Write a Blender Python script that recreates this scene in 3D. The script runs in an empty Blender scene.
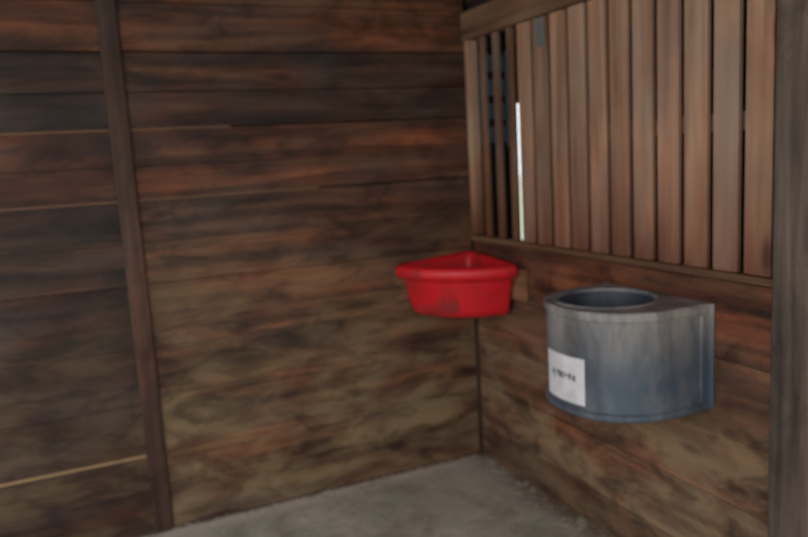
import bpy, bmesh, math, random
from mathutils import Vector, Matrix
random.seed(7)
sc = bpy.context.scene
sc.view_settings.view_transform = 'Standard'
sc.view_settings.look = 'None'

def s2l(c):
    return tuple(((v/255)/12.92 if v/255 <= .04045 else ((v/255+.055)/1.055)**2.4) for v in c)

# ---------------------------------------------------------------- materials
def new_mat(name):
    m = bpy.data.materials.new(name); m.use_nodes = True
    nt = m.node_tree
    return m, nt, nt.nodes['Principled BSDF']

def N(nt, t, **k):
    n = nt.nodes.new(t)
    for a, b in k.items(): setattr(n, a, b)
    return n

def ramp(nt, fac, stops):
    r = N(nt, 'ShaderNodeValToRGB')
    e = r.color_ramp.elements
    while len(e) < len(stops): e.new(.5)
    for i, (p, c) in enumerate(stops):
        e[i].position = p
        e[i].color = (c[0], c[1], c[2], 1) if not isinstance(c, (int, float)) else (c, c, c, 1)
    nt.links.new(fac, r.inputs[0])
    return r.outputs[0]

def mix(nt, fac, a, b, mode='MIX'):
    m = N(nt, 'ShaderNodeMix', data_type='RGBA', blend_type=mode)
    for sock, v in ((m.inputs[0], fac), (m.inputs[6], a), (m.inputs[7], b)):
        if isinstance(v, (int, float)): sock.default_value = v
        elif isinstance(v, tuple): sock.default_value = (*v[:3], 1)
        else: nt.links.new(v, sock)
    return m.outputs[2]

def math_n(nt, op, a, b):
    m = N(nt, 'ShaderNodeMath', operation=op)
    for s, v in ((m.inputs[0], a), (m.inputs[1], b)):
        if isinstance(v, (int, float)): s.default_value = v
        else: nt.links.new(v, s)
    return m.outputs[0]

def noise(nt, vec, scale, detail=5, rough=.6, dist=0.):
    n = N(nt, 'ShaderNodeTexNoise')
    n.inputs['Scale'].default_value = scale
    n.inputs['Detail'].default_value = detail
    n.inputs['Roughness'].default_value = rough
    n.inputs['Distortion'].default_value = dist
    nt.links.new(vec, n.inputs['Vector'])
    return n.outputs['Fac']

def wood(name, axis, cols, worn=None, worn_z=(1.3, .2), worn_amt=.6, low=None, low_z=None, rough=.75, blotch=.45, stain=0., haze=None, haze_amt=.4, warm=(1.5, 1.12, .94)):
    m, nt, bs = new_mat(name)
    tc = N(nt, 'ShaderNodeTexCoord')
    seed = N(nt, 'ShaderNodeAttribute', attribute_name='seed')
    tint = N(nt, 'ShaderNodeAttribute', attribute_name='tint')
    sv = N(nt, 'ShaderNodeVectorMath', operation='SCALE'); sv.inputs['Scale'].default_value = 13
    nt.links.new(seed.outputs['Color'], sv.inputs[0])
    def vec(along, across, useseed=True, off=0.):
        s = [across]*3; s['xyz'.index(axis)] = along
        mp = N(nt, 'ShaderNodeVectorMath', operation='MULTIPLY')
        mp.inputs[1].default_value = s
        nt.links.new(tc.outputs['Object'], mp.inputs[0])
        a = N(nt, 'ShaderNodeVectorMath', operation='ADD')
        nt.links.new(mp.outputs[0], a.inputs[0])
        if useseed: nt.links.new(sv.outputs[0], a.inputs[1])
        else: a.inputs[1].default_value = (off, off, off)
        return a.outputs[0]
    g = noise(nt, vec(1.1, 18), 1, 5, .55, .6)
    col = ramp(nt, g, [(.3, cols[0]), (.5, cols[1]), (.72, cols[2])])
    # warm figure patches inside each board
    f = noise(nt, vec(1.4, 6), 1, 3, .5, .8)
    ff = ramp(nt, f, [(.42, 0), (.68, 1)])
    col = mix(nt, ff, col, mix(nt, 1., col, warm, 'MULTIPLY'))
    col = mix(nt, 1., col, tint.outputs['Color'], 'MULTIPLY')
    # grime blotches ignoring board borders
    b = noise(nt, vec(1.0, 2.4, False), 1.3, 5, .58, .5)
    bf = math_n(nt, 'MULTIPLY', ramp(nt, b, [(.38, 1), (.58, 0)]), blotch)
    col = mix(nt, bf, col, mix(nt, 1., col, (.32, .33, .37), 'MULTIPLY'))
    sep = N(nt, 'ShaderNodeSeparateXYZ'); nt.links.new(tc.outputs['Object'], sep.inputs[0])
    if worn:
        w = noise(nt, vec(1.7, 4.2, False), 1.3, 6, .6, .5)
        mr = N(nt, 'ShaderNodeMapRange')
        mr.inputs[1].default_value = worn_z[0]; mr.inputs[2].default_value = worn_z[1]
        nt.links.new(sep.outputs[2], mr.inputs[0])
        wf = math_n(nt, 'MULTIPLY', math_n(nt, 'MULTIPLY', ramp(nt, w, [(.40, 0), (.60, 1)]), mr.outputs[0]), worn_amt)
        col = mix(nt, wf, col, mix(nt, 1., worn, tint.outputs['Color'], 'MULTIPLY'))
    if haze:  # painted grey patches; on the back wall they stand for the daylight sheen
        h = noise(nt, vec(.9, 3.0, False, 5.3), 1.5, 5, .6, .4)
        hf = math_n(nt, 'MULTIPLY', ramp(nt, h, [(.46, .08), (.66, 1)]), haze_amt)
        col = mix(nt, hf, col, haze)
    if stain:
        st = noise(nt, vec(2.6, 6.5, False, 9.1), 1.3, 6, .66, .8)
        sf = math_n(nt, 'MULTIPLY', ramp(nt, st, [(.36, 1), (.52, 0)]), stain)
        col = mix(nt, sf, col, mix(nt, 1., col, (.3, .27, .27), 'MULTIPLY'))
    if low:
        mr = N(nt, 'ShaderNodeMapRange')
        mr.inputs[1].default_value = low_z[0]; mr.inputs[2].default_value = low_z[1]
        nt.links.new(sep.outputs[2], mr.inputs[0])
        nn = noise(nt, vec(1.5, 9), 1, 4, .6)
        lf = math_n(nt, 'MULTIPLY', mr.outputs[0], ramp(nt, nn, [(.3, .5), (.6, 1)]))
        col = mix(nt, lf, col, low)
    # knots
    v = N(nt, 'ShaderNodeTexVoronoi'); v.inputs['Scale'].default_value = 1
    nt.links.new(vec(1.6, 5.0), v.inputs['Vector'])
    kf = ramp(nt, v.outputs['Distance'], [(.05, .85), (.13, 0)])
    col = mix(nt, kf, col, mix(nt, 1., col, (.3, .25, .25), 'MULTIPLY'))
    nt.links.new(col, bs.inputs['Base Color'])
    bs.inputs['Roughness'].default_value = rough
    bs.inputs['Specular IOR Level'].default_value = .35
    bp = N(nt, 'ShaderNodeBump'); bp.inputs['Strength'].default_value = .25; bp.inputs['Distance'].default_value = .003
    nt.links.new(g, bp.inputs['Height']); nt.links.new(bp.outputs[0], bs.inputs['Normal'])
    return m

def C(*v): return s2l(v)
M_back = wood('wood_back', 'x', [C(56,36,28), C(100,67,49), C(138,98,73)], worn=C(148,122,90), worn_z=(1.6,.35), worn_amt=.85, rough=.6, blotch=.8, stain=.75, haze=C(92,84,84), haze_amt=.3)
M_right = wood('wood_right', 'y', [C(62,39,29), C(114,77,56), C(156,114,84)], worn=C(150,126,98), worn_z=(1.15,.3), worn_amt=.8, rough=.7, blotch=.75, stain=.85, haze=C(98,86,80), haze_amt=.2)
M_slat = wood('wood_slat', 'z', [C(144,108,87), C(188,146,120), C(208,168,142)], low=C(110,64,45), low_z=(1.70,1.24), rough=.65, blotch=.45, haze=C(176,156,142), haze_amt=.4, warm=(1.25,1.04,.93))
M_beam = wood('wood_beam', 'y', [C(92,64,49), C(138,103,81), C(162,126,102)], rough=.7, warm=(1.2,1.05,1))
M_post = wood('wood_post', 'z', [C(72,59,51), C(108,92,82), C(132,116,104)], rough=.7, warm=(1.2,1.03,.97), stain=.6)
M_batten = wood('wood_batten', 'z', [C(46,31,25), C(72,50,39), C(98,70,54)], rough=.6, stain=.6, blotch=.6, haze=C(84,76,74), haze_amt=.3)
M_ceil = wood('wood_ceiling', 'y', [C(40,30,24), C(60,46,38), C(75,58,48)])
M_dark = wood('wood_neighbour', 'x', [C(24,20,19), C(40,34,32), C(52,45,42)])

def concrete():
    m, nt, bs = new_mat('concrete')
    tc = N(nt, 'ShaderNodeTexCoord')
    o = tc.outputs['Object']
    a = noise(nt, o, 2.2, 7, .62, .3)
    col = ramp(nt, a, [(.3, C(154,148,132)), (.52, C(188,181,165)), (.72, C(212,205,190))])
    f = noise(nt, o, 40, 3, .6)
    col = mix(nt, ramp(nt, f, [(.55, 0), (.75, .6)]), col, C(124,113,94))
    f2 = noise(nt, o, 4, 6, .7, .5)
    col = mix(nt, ramp(nt, f2, [(.48, 0), (.66, .7)]), col, C(142,132,114))
    sep = N(nt, 'ShaderNodeSeparateXYZ'); nt.links.new(o, sep.inputs[0])
    d = noise(nt, o, 8, 5, .7)
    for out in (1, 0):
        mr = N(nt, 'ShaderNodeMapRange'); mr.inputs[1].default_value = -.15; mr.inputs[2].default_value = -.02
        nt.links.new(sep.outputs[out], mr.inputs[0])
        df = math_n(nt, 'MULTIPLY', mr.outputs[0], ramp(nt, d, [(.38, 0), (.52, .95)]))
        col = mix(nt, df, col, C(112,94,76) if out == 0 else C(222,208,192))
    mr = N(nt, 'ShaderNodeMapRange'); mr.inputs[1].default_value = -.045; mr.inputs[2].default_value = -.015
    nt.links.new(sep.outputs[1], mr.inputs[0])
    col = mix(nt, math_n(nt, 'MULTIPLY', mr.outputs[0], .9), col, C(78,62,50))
    nt.links.new(col, bs.inputs['Base Color']); bs.inputs['Roughness'].default_value = .85
    bp = N(nt, 'ShaderNodeBump'); bp.inputs['Strength'].default_value = .3; bp.inputs['Distance'].default_value = .006
    nt.links.new(a, bp.inputs['Height']); nt.links.new(bp.outputs[0], bs.inputs['Normal'])
    return m
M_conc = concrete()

def plastic(name, base, scuff, dirt, rough, scuff_rng=(.55,.75), dirt_rng=(.55,.72), sc_amt=.7, dirt_amt=.6, streak=1., top=None):
    m, nt, bs = new_mat(name)
    tc = N(nt, 'ShaderNodeTexCoord')
    mp = N(nt, 'ShaderNodeVectorMath', operation='MULTIPLY'); mp.inputs[1].default_value = (1, 1, streak)
    nt.links.new(tc.outputs['Object'], mp.inputs[0])
    a = noise(nt, mp.outputs[0], 7, 6, .65, .4)
    b = noise(nt, mp.outputs[0], 4.3, 5, .6, .8)
    col = mix(nt, ramp(nt, a, [(scuff_rng[0], 0), (scuff_rng[1], sc_amt)]), base, scuff)
    if top:   # dust and scuffs collect on the upper part, darker cleaner plastic below
        sep = N(nt, 'ShaderNodeSeparateXYZ'); nt.links.new(tc.outputs['Object'], sep.inputs[0])
        mr = N(nt, 'ShaderNodeMapRange'); mr.inputs[1].default_value = .86; mr.inputs[2].default_value = 1.10
        nt.links.new(sep.outputs[2], mr.inputs[0])
        c = noise(nt, mp.outputs[0], 5.0, 6, .65, .3)
        tf = math_n(nt, 'MULTIPLY', mr.outputs[0], ramp(nt, c, [(.38, .15), (.58, .9)]))
        col = mix(nt, tf, col, top)
    col = mix(nt, ramp(nt, b, [(dirt_rng[0], 0), (dirt_rng[1], dirt_amt)]), col, dirt)
    mp2 = N(nt, 'ShaderNodeVectorMath', operation='MULTIPLY'); mp2.inputs[1].default_value = (1, 1, .2)
    nt.links.new(tc.outputs['Object'], mp2.inputs[0])
    dr_ = noise(nt, mp2.outputs[0], 14, 4, .6, .4)
    col = mix(nt, ramp(nt, dr_, [(.52, 0), (.7, dirt_amt*.5)]), col, dirt)
    nt.links.new(col, bs.inputs['Base Color'])
    bs.inputs['Roughness'].default_value = rough
    return m
M_red = plastic('red_plastic', C(222,26,38), C(236,76,78), C(118,48,46), .42, (.55,.75), (.50,.64), .6, .65)
M_blue = plastic('blue_grey_plastic', C(78,88,102), C(132,130,130), C(56,52,54), .5, (.5,.7), (.50,.66), .65, .65, .5, top=C(166,156,148))
M_bowl = plastic('bucket_bowl_plastic', C(56,64,76), C(90,92,96), C(52,48,46), .5)

def flat(name, c, rough=.6, metal=0.):
    m, nt, bs = new_mat(name)
    tc = N(nt, 'ShaderNodeTexCoord')
    a = noise(nt, tc.outputs['Object'], 12, 4, .6)
    nt.links.new(ramp(nt, a, [(.3, tuple(v*.75 for v in c)), (.7, tuple(min(1, v*1.15) for v in c))]), bs.inputs['Base Color'])
    bs.inputs['Roughness'].default_value = rough; bs.inputs['Metallic'].default_value = metal
    return m
M_label = flat('label_paper', C(224,218,222), .6)
M_ink = flat('label_ink', C(110,110,120), .7)
M_louver = flat('louver_blue_grey', C(98,114,126), .6)
M_plate = flat('patch_plate_grey', C(130,136,140), .5, .3)
M_ground = flat('pale_gravel', C(222,222,196), .9)
M_shav = flat('shavings', C(204,190,172), .9)
M_edge = flat('lit_gap_edge', C(172,138,98), .8)  # strip in the low left gap; light shining there is put into its colour
M_edge2 = flat('lit_bare_lip', C(132,98,76), .8)  # bare wood lips; light catching the board edges is put into the tan

# ---------------------------------------------------------------- geometry helpers
def box(bm, x0, x1, y0, y1, z0, z1, tint=1., jit=.12, seed=None):
    tl = bm.loops.layers.float_color.get('tint') or bm.loops.layers.float_color.new('tint')
    sl = bm.loops.layers.float_color.get('seed') or bm.loops.layers.float_color.new('seed')
    if isinstance(tint, (int, float)): tint = (tint,)*3
    k = 1 + random.uniform(-jit, jit)
    t = (tint[0]*k, tint[1]*k, tint[2]*k, 1)
    s = (random.random(), random.random(), random.random(), 1)
    v = [bm.verts.new((x, y, z)) for x in (x0, x1) for y in (y0, y1) for z in (z0, z1)]
    out = []
    for f in ((0,1,3,2),(4,6,7,5),(0,4,5,1),(2,3,7,6),(0,2,6,4),(1,5,7,3)):
        fa = bm.faces.new([v[i] for i in f])
        for l in fa.loops: l[tl] = t; l[sl] = s
        out.append(fa)
    return out

def finish(bm, name, mat, bevel=.002, smooth=False, parent=None, seg=2):
    bmesh.ops.recalc_face_normals(bm, faces=bm.faces)
    me = bpy.data.meshes.new(name); bm.to_mesh(me); bm.free()
    o = bpy.data.objects.new(name, me); sc.collection.objects.link(o)
    me.materials.append(mat)
    if bevel:
        b = o.modifiers.new('bevel', 'BEVEL'); b.width = bevel; b.segments = seg; b.limit_method = 'ANGLE'; b.angle_limit = math.radians(35)
    if smooth:
        for p in me.polygons: p.use_smooth = True
    if parent: o.parent = parent
    return o

# ---------------------------------------------------------------- floor / ceiling / ground
bm = bmesh.new(); box(bm, -3.9, 1.75, -4.4, .15, -.1, 0)
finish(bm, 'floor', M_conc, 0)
bm = bmesh.new(); box(bm, -40, 40, -40, 40, -.2, -.12)
finish(bm, 'ground', M_ground, 0)
bm = bmesh.new()
x = -3.9
while x < 1.75:
    box(bm, x, x+.195, -3.9, .15, 2.78, 2.83); x += .2
finish(bm, 'ceiling', M_ceil)

# ---------------------------------------------------------------- wall_back (photo's left wall)
bm = bmesh.new()
edges = [0, .20, .374, .62, .88, 1.17, 1.36, 1.55, 1.70, 1.86, 2.02, 2.19, 2.40, 2.60, 2.78]
tR = [(1.0,1.03,.98),(1.05,1.08,1.0),(1.02,1.04,.98),(1.05,1.04,.96),(1.1,1.04,.93),(.98,.93,.88),(.76,.74,.76),
      (1.08,.92,.82),(1.05,.88,.78),(.52,.55,.63),(.58,.58,.63),(1.28,1.08,.95),(1.18,1.0,.9),(1,.92,.88)]
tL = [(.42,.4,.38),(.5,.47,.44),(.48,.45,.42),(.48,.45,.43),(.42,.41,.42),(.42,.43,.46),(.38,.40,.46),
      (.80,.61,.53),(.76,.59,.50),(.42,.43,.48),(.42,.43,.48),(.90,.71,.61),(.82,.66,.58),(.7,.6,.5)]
strong = {1.55, 1.86, 2.19}
mid = {1.17, 2.02, 2.40}
for i in range(len(edges)-1):
    z0, z1 = edges[i], edges[i+1]
    gap = lambda z: .004 if z in strong else (.0015 if z in mid else .0007)
    g0, g1 = gap(z0), gap(z1)
    d = random.uniform(0, .0022)
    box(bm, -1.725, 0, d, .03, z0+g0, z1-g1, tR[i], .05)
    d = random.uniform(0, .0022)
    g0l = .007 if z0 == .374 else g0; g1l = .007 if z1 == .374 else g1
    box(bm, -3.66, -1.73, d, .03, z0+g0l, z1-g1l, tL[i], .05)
box(bm, -3.66, .051, .031, .06, 0, 2.78, .35)
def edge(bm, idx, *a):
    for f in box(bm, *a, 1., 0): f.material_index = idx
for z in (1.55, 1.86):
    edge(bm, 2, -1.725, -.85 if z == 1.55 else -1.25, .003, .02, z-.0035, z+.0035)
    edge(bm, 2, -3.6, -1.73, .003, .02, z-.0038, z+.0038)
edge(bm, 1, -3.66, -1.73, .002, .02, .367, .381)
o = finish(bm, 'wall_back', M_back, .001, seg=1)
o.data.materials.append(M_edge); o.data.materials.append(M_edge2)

bm = bmesh.new(); box(bm, -1.775, -1.69, -.016, -.001, 0, 2.78, (1.05,1,1))
o = finish(bm, 'trim_1', M_batten, .007)

# ---------------------------------------------------------------- wall_right
bm = bmesh.new()
er = [0, .17, .42, .66, .93, 1.205]
tr = [(.66,.6,.56),(1.0,1.0,.95),(1.0,1.0,.97),(.95,.9,.87),(.94,.74,.65)]
for i in range(5):
    d = random.uniform(0, .002)
    box(bm, d, .04, -1.9, 0, er[i]+.001, er[i+1]-.001, tr[i], .05)
    box(bm, d, .04, -3.66, -2.07, er[i]+.001, er[i+1]-.001, tr[i], .05)
for i in range(7):
    box(bm, 0.0, .04, -3.66, -2.07, 1.25+i*.22, 1.25+i*.22+.216, .9)
box(bm, .02, .05, -1.9, .0, 2.392, 2.585, .4); box(bm, .02, .05, -1.9, .0, 2.587, 2.78, .4)
finish(bm, 'wall_right', M_right, .001, seg=1)
bm = bmesh.new(); box(bm, -.012, .055, -1.9, -.002, 1.209, 1.236, (.66,.58,.52))
finish(bm, 'trim_2', M_beam, .004)
bm = bmesh.new(); box(bm, -.022, .05, -1.9, -.002, 2.25, 2.39, .95)
finish(bm, 'trim_3', M_beam, .005)
bm = bmesh.new(); box(bm, -.018, -.001, -.02, -.005, .001, 1.2, .8)
finish(bm, 'trim_4', M_batten, .003)
bm = bmesh.new(); box(bm, -.045, .12, -2.09, -1.916, 0, 2.78, (1,1,1))
box(bm, -.012, .0, -1.9155, -1.888, 0, 2.78, (.4,.36,.34))
finish(bm, 'wooden_post', M_post, .008)

# ---------------------------------------------------------------- grille
grille = bpy.data.objects.new('stall_window_grille', None); sc.collection.objects.link(grille)
bm = bmesh.new()
y = -.485; i = 0
pitch = .1285
while y > -1.88:
    w = min(pitch-.028, y+1.884)
    k = random.uniform(.78, 1.06)
    box(bm, .003, .024, y-w, y, 1.237, 2.249, (k, k*random.uniform(.94,1.0), k*random.uniform(.9,1.0)), 0)
    y -= pitch; i += 1
finish(bm, 'slats', M_slat, .003, parent=grille)
bm = bmesh.new()
for yy in (-.155, -.285, -.415):
    box(bm, .004, .026, yy-.022, yy+.022, 1.237, 2.249, (.38,.32,.28), .1)
finish(bm, 'open_bars', M_slat, .003, parent=grille)
bm = bmesh.new(); box(bm, -.004, .05, -.045, -.0, 1.237, 2.249, .95)
finish(bm, 'jamb', M_slat, .003, parent=grille)
bm = bmesh.new(); box(bm, .03, .04, -1.89, -.46, 1.70, 1.76, .3)
finish(bm, 'rear_cross_rail', M_slat, .003, parent=grille)
bm = bmesh.new(); box(bm, -.003, .0025, -.70, -.645, 2.12, 2.245, 1)  # added grey plate, stands for a bit of light between the slats
finish(bm, 'light_patch_plate', M_plate, .001)

# ---------------------------------------------------------------- neighbouring stall
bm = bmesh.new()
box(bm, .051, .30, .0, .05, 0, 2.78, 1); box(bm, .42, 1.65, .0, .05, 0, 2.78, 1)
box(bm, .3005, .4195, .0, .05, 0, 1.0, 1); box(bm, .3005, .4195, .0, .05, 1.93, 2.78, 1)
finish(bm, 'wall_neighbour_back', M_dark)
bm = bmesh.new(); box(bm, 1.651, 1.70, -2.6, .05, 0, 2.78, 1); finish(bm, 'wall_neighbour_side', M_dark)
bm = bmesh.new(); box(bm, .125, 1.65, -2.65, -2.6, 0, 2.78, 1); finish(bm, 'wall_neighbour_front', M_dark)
bm = bmesh.new()
box(bm, .06, .072, -.03, -.001, 1.7, 2.2); box(bm, .238, .25, -.03, -.001, 1.7, 2.2)
z = 1.72
while z < 2.18:
    box(bm, .0725, .2375, -.02, -.003, z, z+.085); z += .125
finish(bm, 'louver_panel', M_louver, .002)  # added blue-grey ladder-like panel for the bluish blocks behind the bars

# ---------------------------------------------------------------- lofting helper
def loft(bm, rings, cap0=True, cap1=True, matidx=None):
    vr = [[bm.verts.new(p) for p in r] for r in rings]
    n = len(vr[0])
    for j, (a, b) in enumerate(zip(vr, vr[1:])):
        for i in range(n):
            f = bm.faces.new((a[i], a[(i+1)%n], b[(i+1)%n], b[i]))
            if matidx is not None and j >= matidx: f.material_index = 1
    if cap0: bm.faces.new(vr[0][::-1])
    if cap1:
        f = bm.faces.new(vr[-1])
        if matidx is not None: f.material_index = 1

def chaikin(p, it=2):
    for _ in range(it):
        q = []
        for i in range(len(p)):
            a, b = Vector(p[i]), Vector(p[(i+1) % len(p)])
            q += [tuple(a*.75+b*.25), tuple(a*.25+b*.75)]
        p = q
    return p

# ---------------------------------------------------------------- red corner feeder
def quarter(R, m, it=3):
    p = [(-m, -m)]
    nleg = 6
    for i in range(1, nleg): p.append((-m-(R-m)*i/nleg, -m))
    for i in range(0, 11):
        a = math.radians(180 + 90*i/10)
        x, y = R*math.cos(a), R*math.sin(a)
        p.append((min(x, -m), min(y, -m)))
    for i in range(nleg-1, 0, -1): p.append((-m, -m-(R-m)*i/nleg))
    return chaikin(p, it)
zt = 1.128
def ring(R, m, z, lift=0.):
    out = []
    for (x, y) in quarter(R, m):
        k = max(0, 1-math.hypot(x, y)/R)
        out.append((x, y, z + lift*k))
    return out
feeder = bpy.data.objects.new('corner_feeder', None); sc.collection.objects.link(feeder)
bm = bmesh.new()
loft(bm, [ring(.33,.05,.856), ring(.368,.035,.860), ring(.392,.029,.874), ring(.403,.027,.90), ring(.436,.022,1.04), ring(.444,.022,1.058), ring(.470,.021,1.063), ring(.482,.021,1.073), ring(.486,.021,1.09),
          ring(.484,.021,1.110,.02), ring(.476,.022,1.123,.03), ring(.464,.03,zt,.035), ring(.450,.045,1.125,.03), ring(.438,.055,1.108,.02),
          ring(.418,.06,1.05), ring(.375,.065,.90), ring(.35,.08,.885)])
o = finish(bm, 'tub', M_red, 0, True, feeder)
bm = bmesh.new(); box(bm, -.475, -.021, -.018, -.001, .94, 1.10, (.75,.66,.56)); finish(bm, 'mount_board_back', M_beam, .002, parent=feeder)
bm = bmesh.new(); box(bm, -.018, -.001, -.53, -.0225, .945, 1.10, (1.05,.95,.75)); finish(bm, 'mount_board_side', M_beam, .002, parent=feeder)

# ---------------------------------------------------------------- blue-grey wall bucket
cx, cy, R = -.165, -1.375, .265
hx, hy = -.215, -1.35
def sq(a):
    c, s = math.cos(a), math.sin(a)
    return math.copysign(abs(c)**.92, c), math.copysign(abs(s)**.92, s)
def dpts(r, xb=-.014):
    p = []
    for i in range(0, 8): p.append((xb + (cx-xb)*i/8, cy+r))
    for i in range(0, 49):
        c, s = sq(math.radians(90 + 180*i/48))
        p.append((cx+r*c, cy+r*s))
    for i in range(7, -1, -1): p.append((xb + (cx-xb)*i/8, cy-r))
    for i in range(1, 16): p.append((xb, cy-r + 2*r*i/16))
    return p
def dr(r, z, xb=-.014): return [(x, y, z) for x, y in dpts(r, xb)]
def hr(r, z):
    out = []
    for x, y in dpts(R):
        a = math.atan2(y-hy, x-hx); out.append((hx+r*math.cos(a), hy+r*math.sin(a), z))
    return out
T = 1.120
bucket = bpy.data.objects.new('wall_bucket', None); sc.collection.objects.link(bucket)
bm = bmesh.new()
loft(bm, [dr(.25,.736,-.03), dr(.268,.739), dr(.275,.746), dr(.275,.764), dr(.267,.770), dr(R-.001,.80), dr(R,1.08), dr(R+.002,1.087), dr(R+.006,1.09), dr(R+.008,T-.008),
          dr(R+.003,T), hr(.190,T), hr(.186,T+.005), hr(.180,T+.005), hr(.175,T-.006), hr(.168,T-.09), hr(.158,T-.28), hr(.13,T-.30)], matidx=14)
o = finish(bm, 'shell', M_blue, 0, True, bucket)
o.data.materials.append(M_bowl)
e = o.modifiers.new('es', 'EDGE_SPLIT'); e.split_angle = math.radians(40)
bm = bmesh.new(); box(bm, -.0135, -.001, cy-.285, cy+.285, .75, 1.12, 1); finish(bm, 'back_plate', M_blue, .003, parent=bucket)
bm = bmesh.new(); box(bm, -.05, -.036, cy-R-.006, cy-R+.004, .775, 1.08, 1); finish(bm, 'side_rib', M_blue, .003, parent=bucket)
def patch(bm, a0, a1, z0, z1, off, n=16):
    prev = None
    for i in range(n+1):
        c, s = sq(math.radians(a0+(a1-a0)*i/n)); r = R+off
        cur = (bm.verts.new((cx+r*c, cy+r*s, z0)), bm.verts.new((cx+r*c, cy+r*s, z1)))
        if prev: bm.faces.new((prev[0], cur[0], cur[1], prev[1]))
        prev = cur
bm = bmesh.new()
patch(bm, 158, 201, .782, .950, .003)
finish(bm, 'label', M_label, 0, True, bucket)
bm = bmesh.new()
random.seed(3)
a = 167
while a < 190:
    h = random.uniform(.010, .032); w = random.uniform(1.2, 3)
    patch(bm, a, a+w, .875-h*.5+random.uniform(-.01,.01), .875+h*.5, .0042, 3); a += w+random.uniform(.3, 1.4)
finish(bm, 'label_text', M_ink, 0, True, bucket)

# ---------------------------------------------------------------- shavings along the wall foot
bm = bmesh.new()
random.seed(11)
for _ in range(520):
    if random.random() < .75: px, py = random.uniform(-1.75, -.05), -random.expovariate(18)-.014
    else: px, py = -random.expovariate(14)-.014, random.uniform(-1.4, -.05)
    if random.random() < .12: px, py = random.uniform(-1.3, -.1), random.uniform(-1.0, -.05)
    s = random.uniform(.004, .015); a = random.uniform(0, 3.14)
    ca, sa = math.cos(a)*s, math.sin(a)*s
    v = [bm.verts.new((min(px+dx, -.003), min(py+dy, -.003), z)) for dx, dy, z in ((-ca,-sa,.001),(sa*.5,-ca*.5,.002),(ca,sa,.001),(-sa*.5,ca*.5,.004))]
    bm.faces.new(v)
finish(bm, 'wood_shavings', M_shav, 0)

# ---------------------------------------------------------------- light
w = bpy.data.worlds.new('World'); sc.world = w; w.use_nodes = True
bg = w.node_tree.nodes['Background']
bg.inputs[0].default_value = (.90, .95, 1.0, 1); bg.inputs[1].default_value = 1.4
def area(name, loc, target, sx, sy, power, col):
    l = bpy.data.lights.new(name, 'AREA'); l.shape = 'RECTANGLE'; l.size = sx; l.size_y = sy; l.energy = power; l.color = col
    o = bpy.data.objects.new(name, l); sc.collection.objects.link(o); o.location = loc
    o.rotation_euler = (Vector(target)-Vector(loc)).to_track_quat('-Z', 'Y').to_euler()
area('doorway_daylight', (-3.5, -2.6, 1.9), (0, -1.3, .9), 1.4, 1.6, 20, (1, .98, .96))

# ---------------------------------------------------------------- camera
cam = bpy.data.cameras.new('camera'); co = bpy.data.objects.new('camera', cam); sc.collection.objects.link(co)
fwd = Vector((.4007, .901, -.1501)).normalized()
right = Vector((.909, -.4189, -.0561)); right = (right - fwd*right.dot(fwd)).normalized()
up = right.cross(fwd)
m = Matrix((right, up, -fwd)).transposed().to_4x4(); m.translation = Vector((-1.97, -3.49, 1.68))
co.matrix_world = m
cam.sensor_width = 36; cam.lens = 740/808*36; cam.clip_start = .02
cam.dof.use_dof = True; cam.dof.focus_distance = 1.25; cam.dof.aperture_fstop = 3.0
sc.camera = co
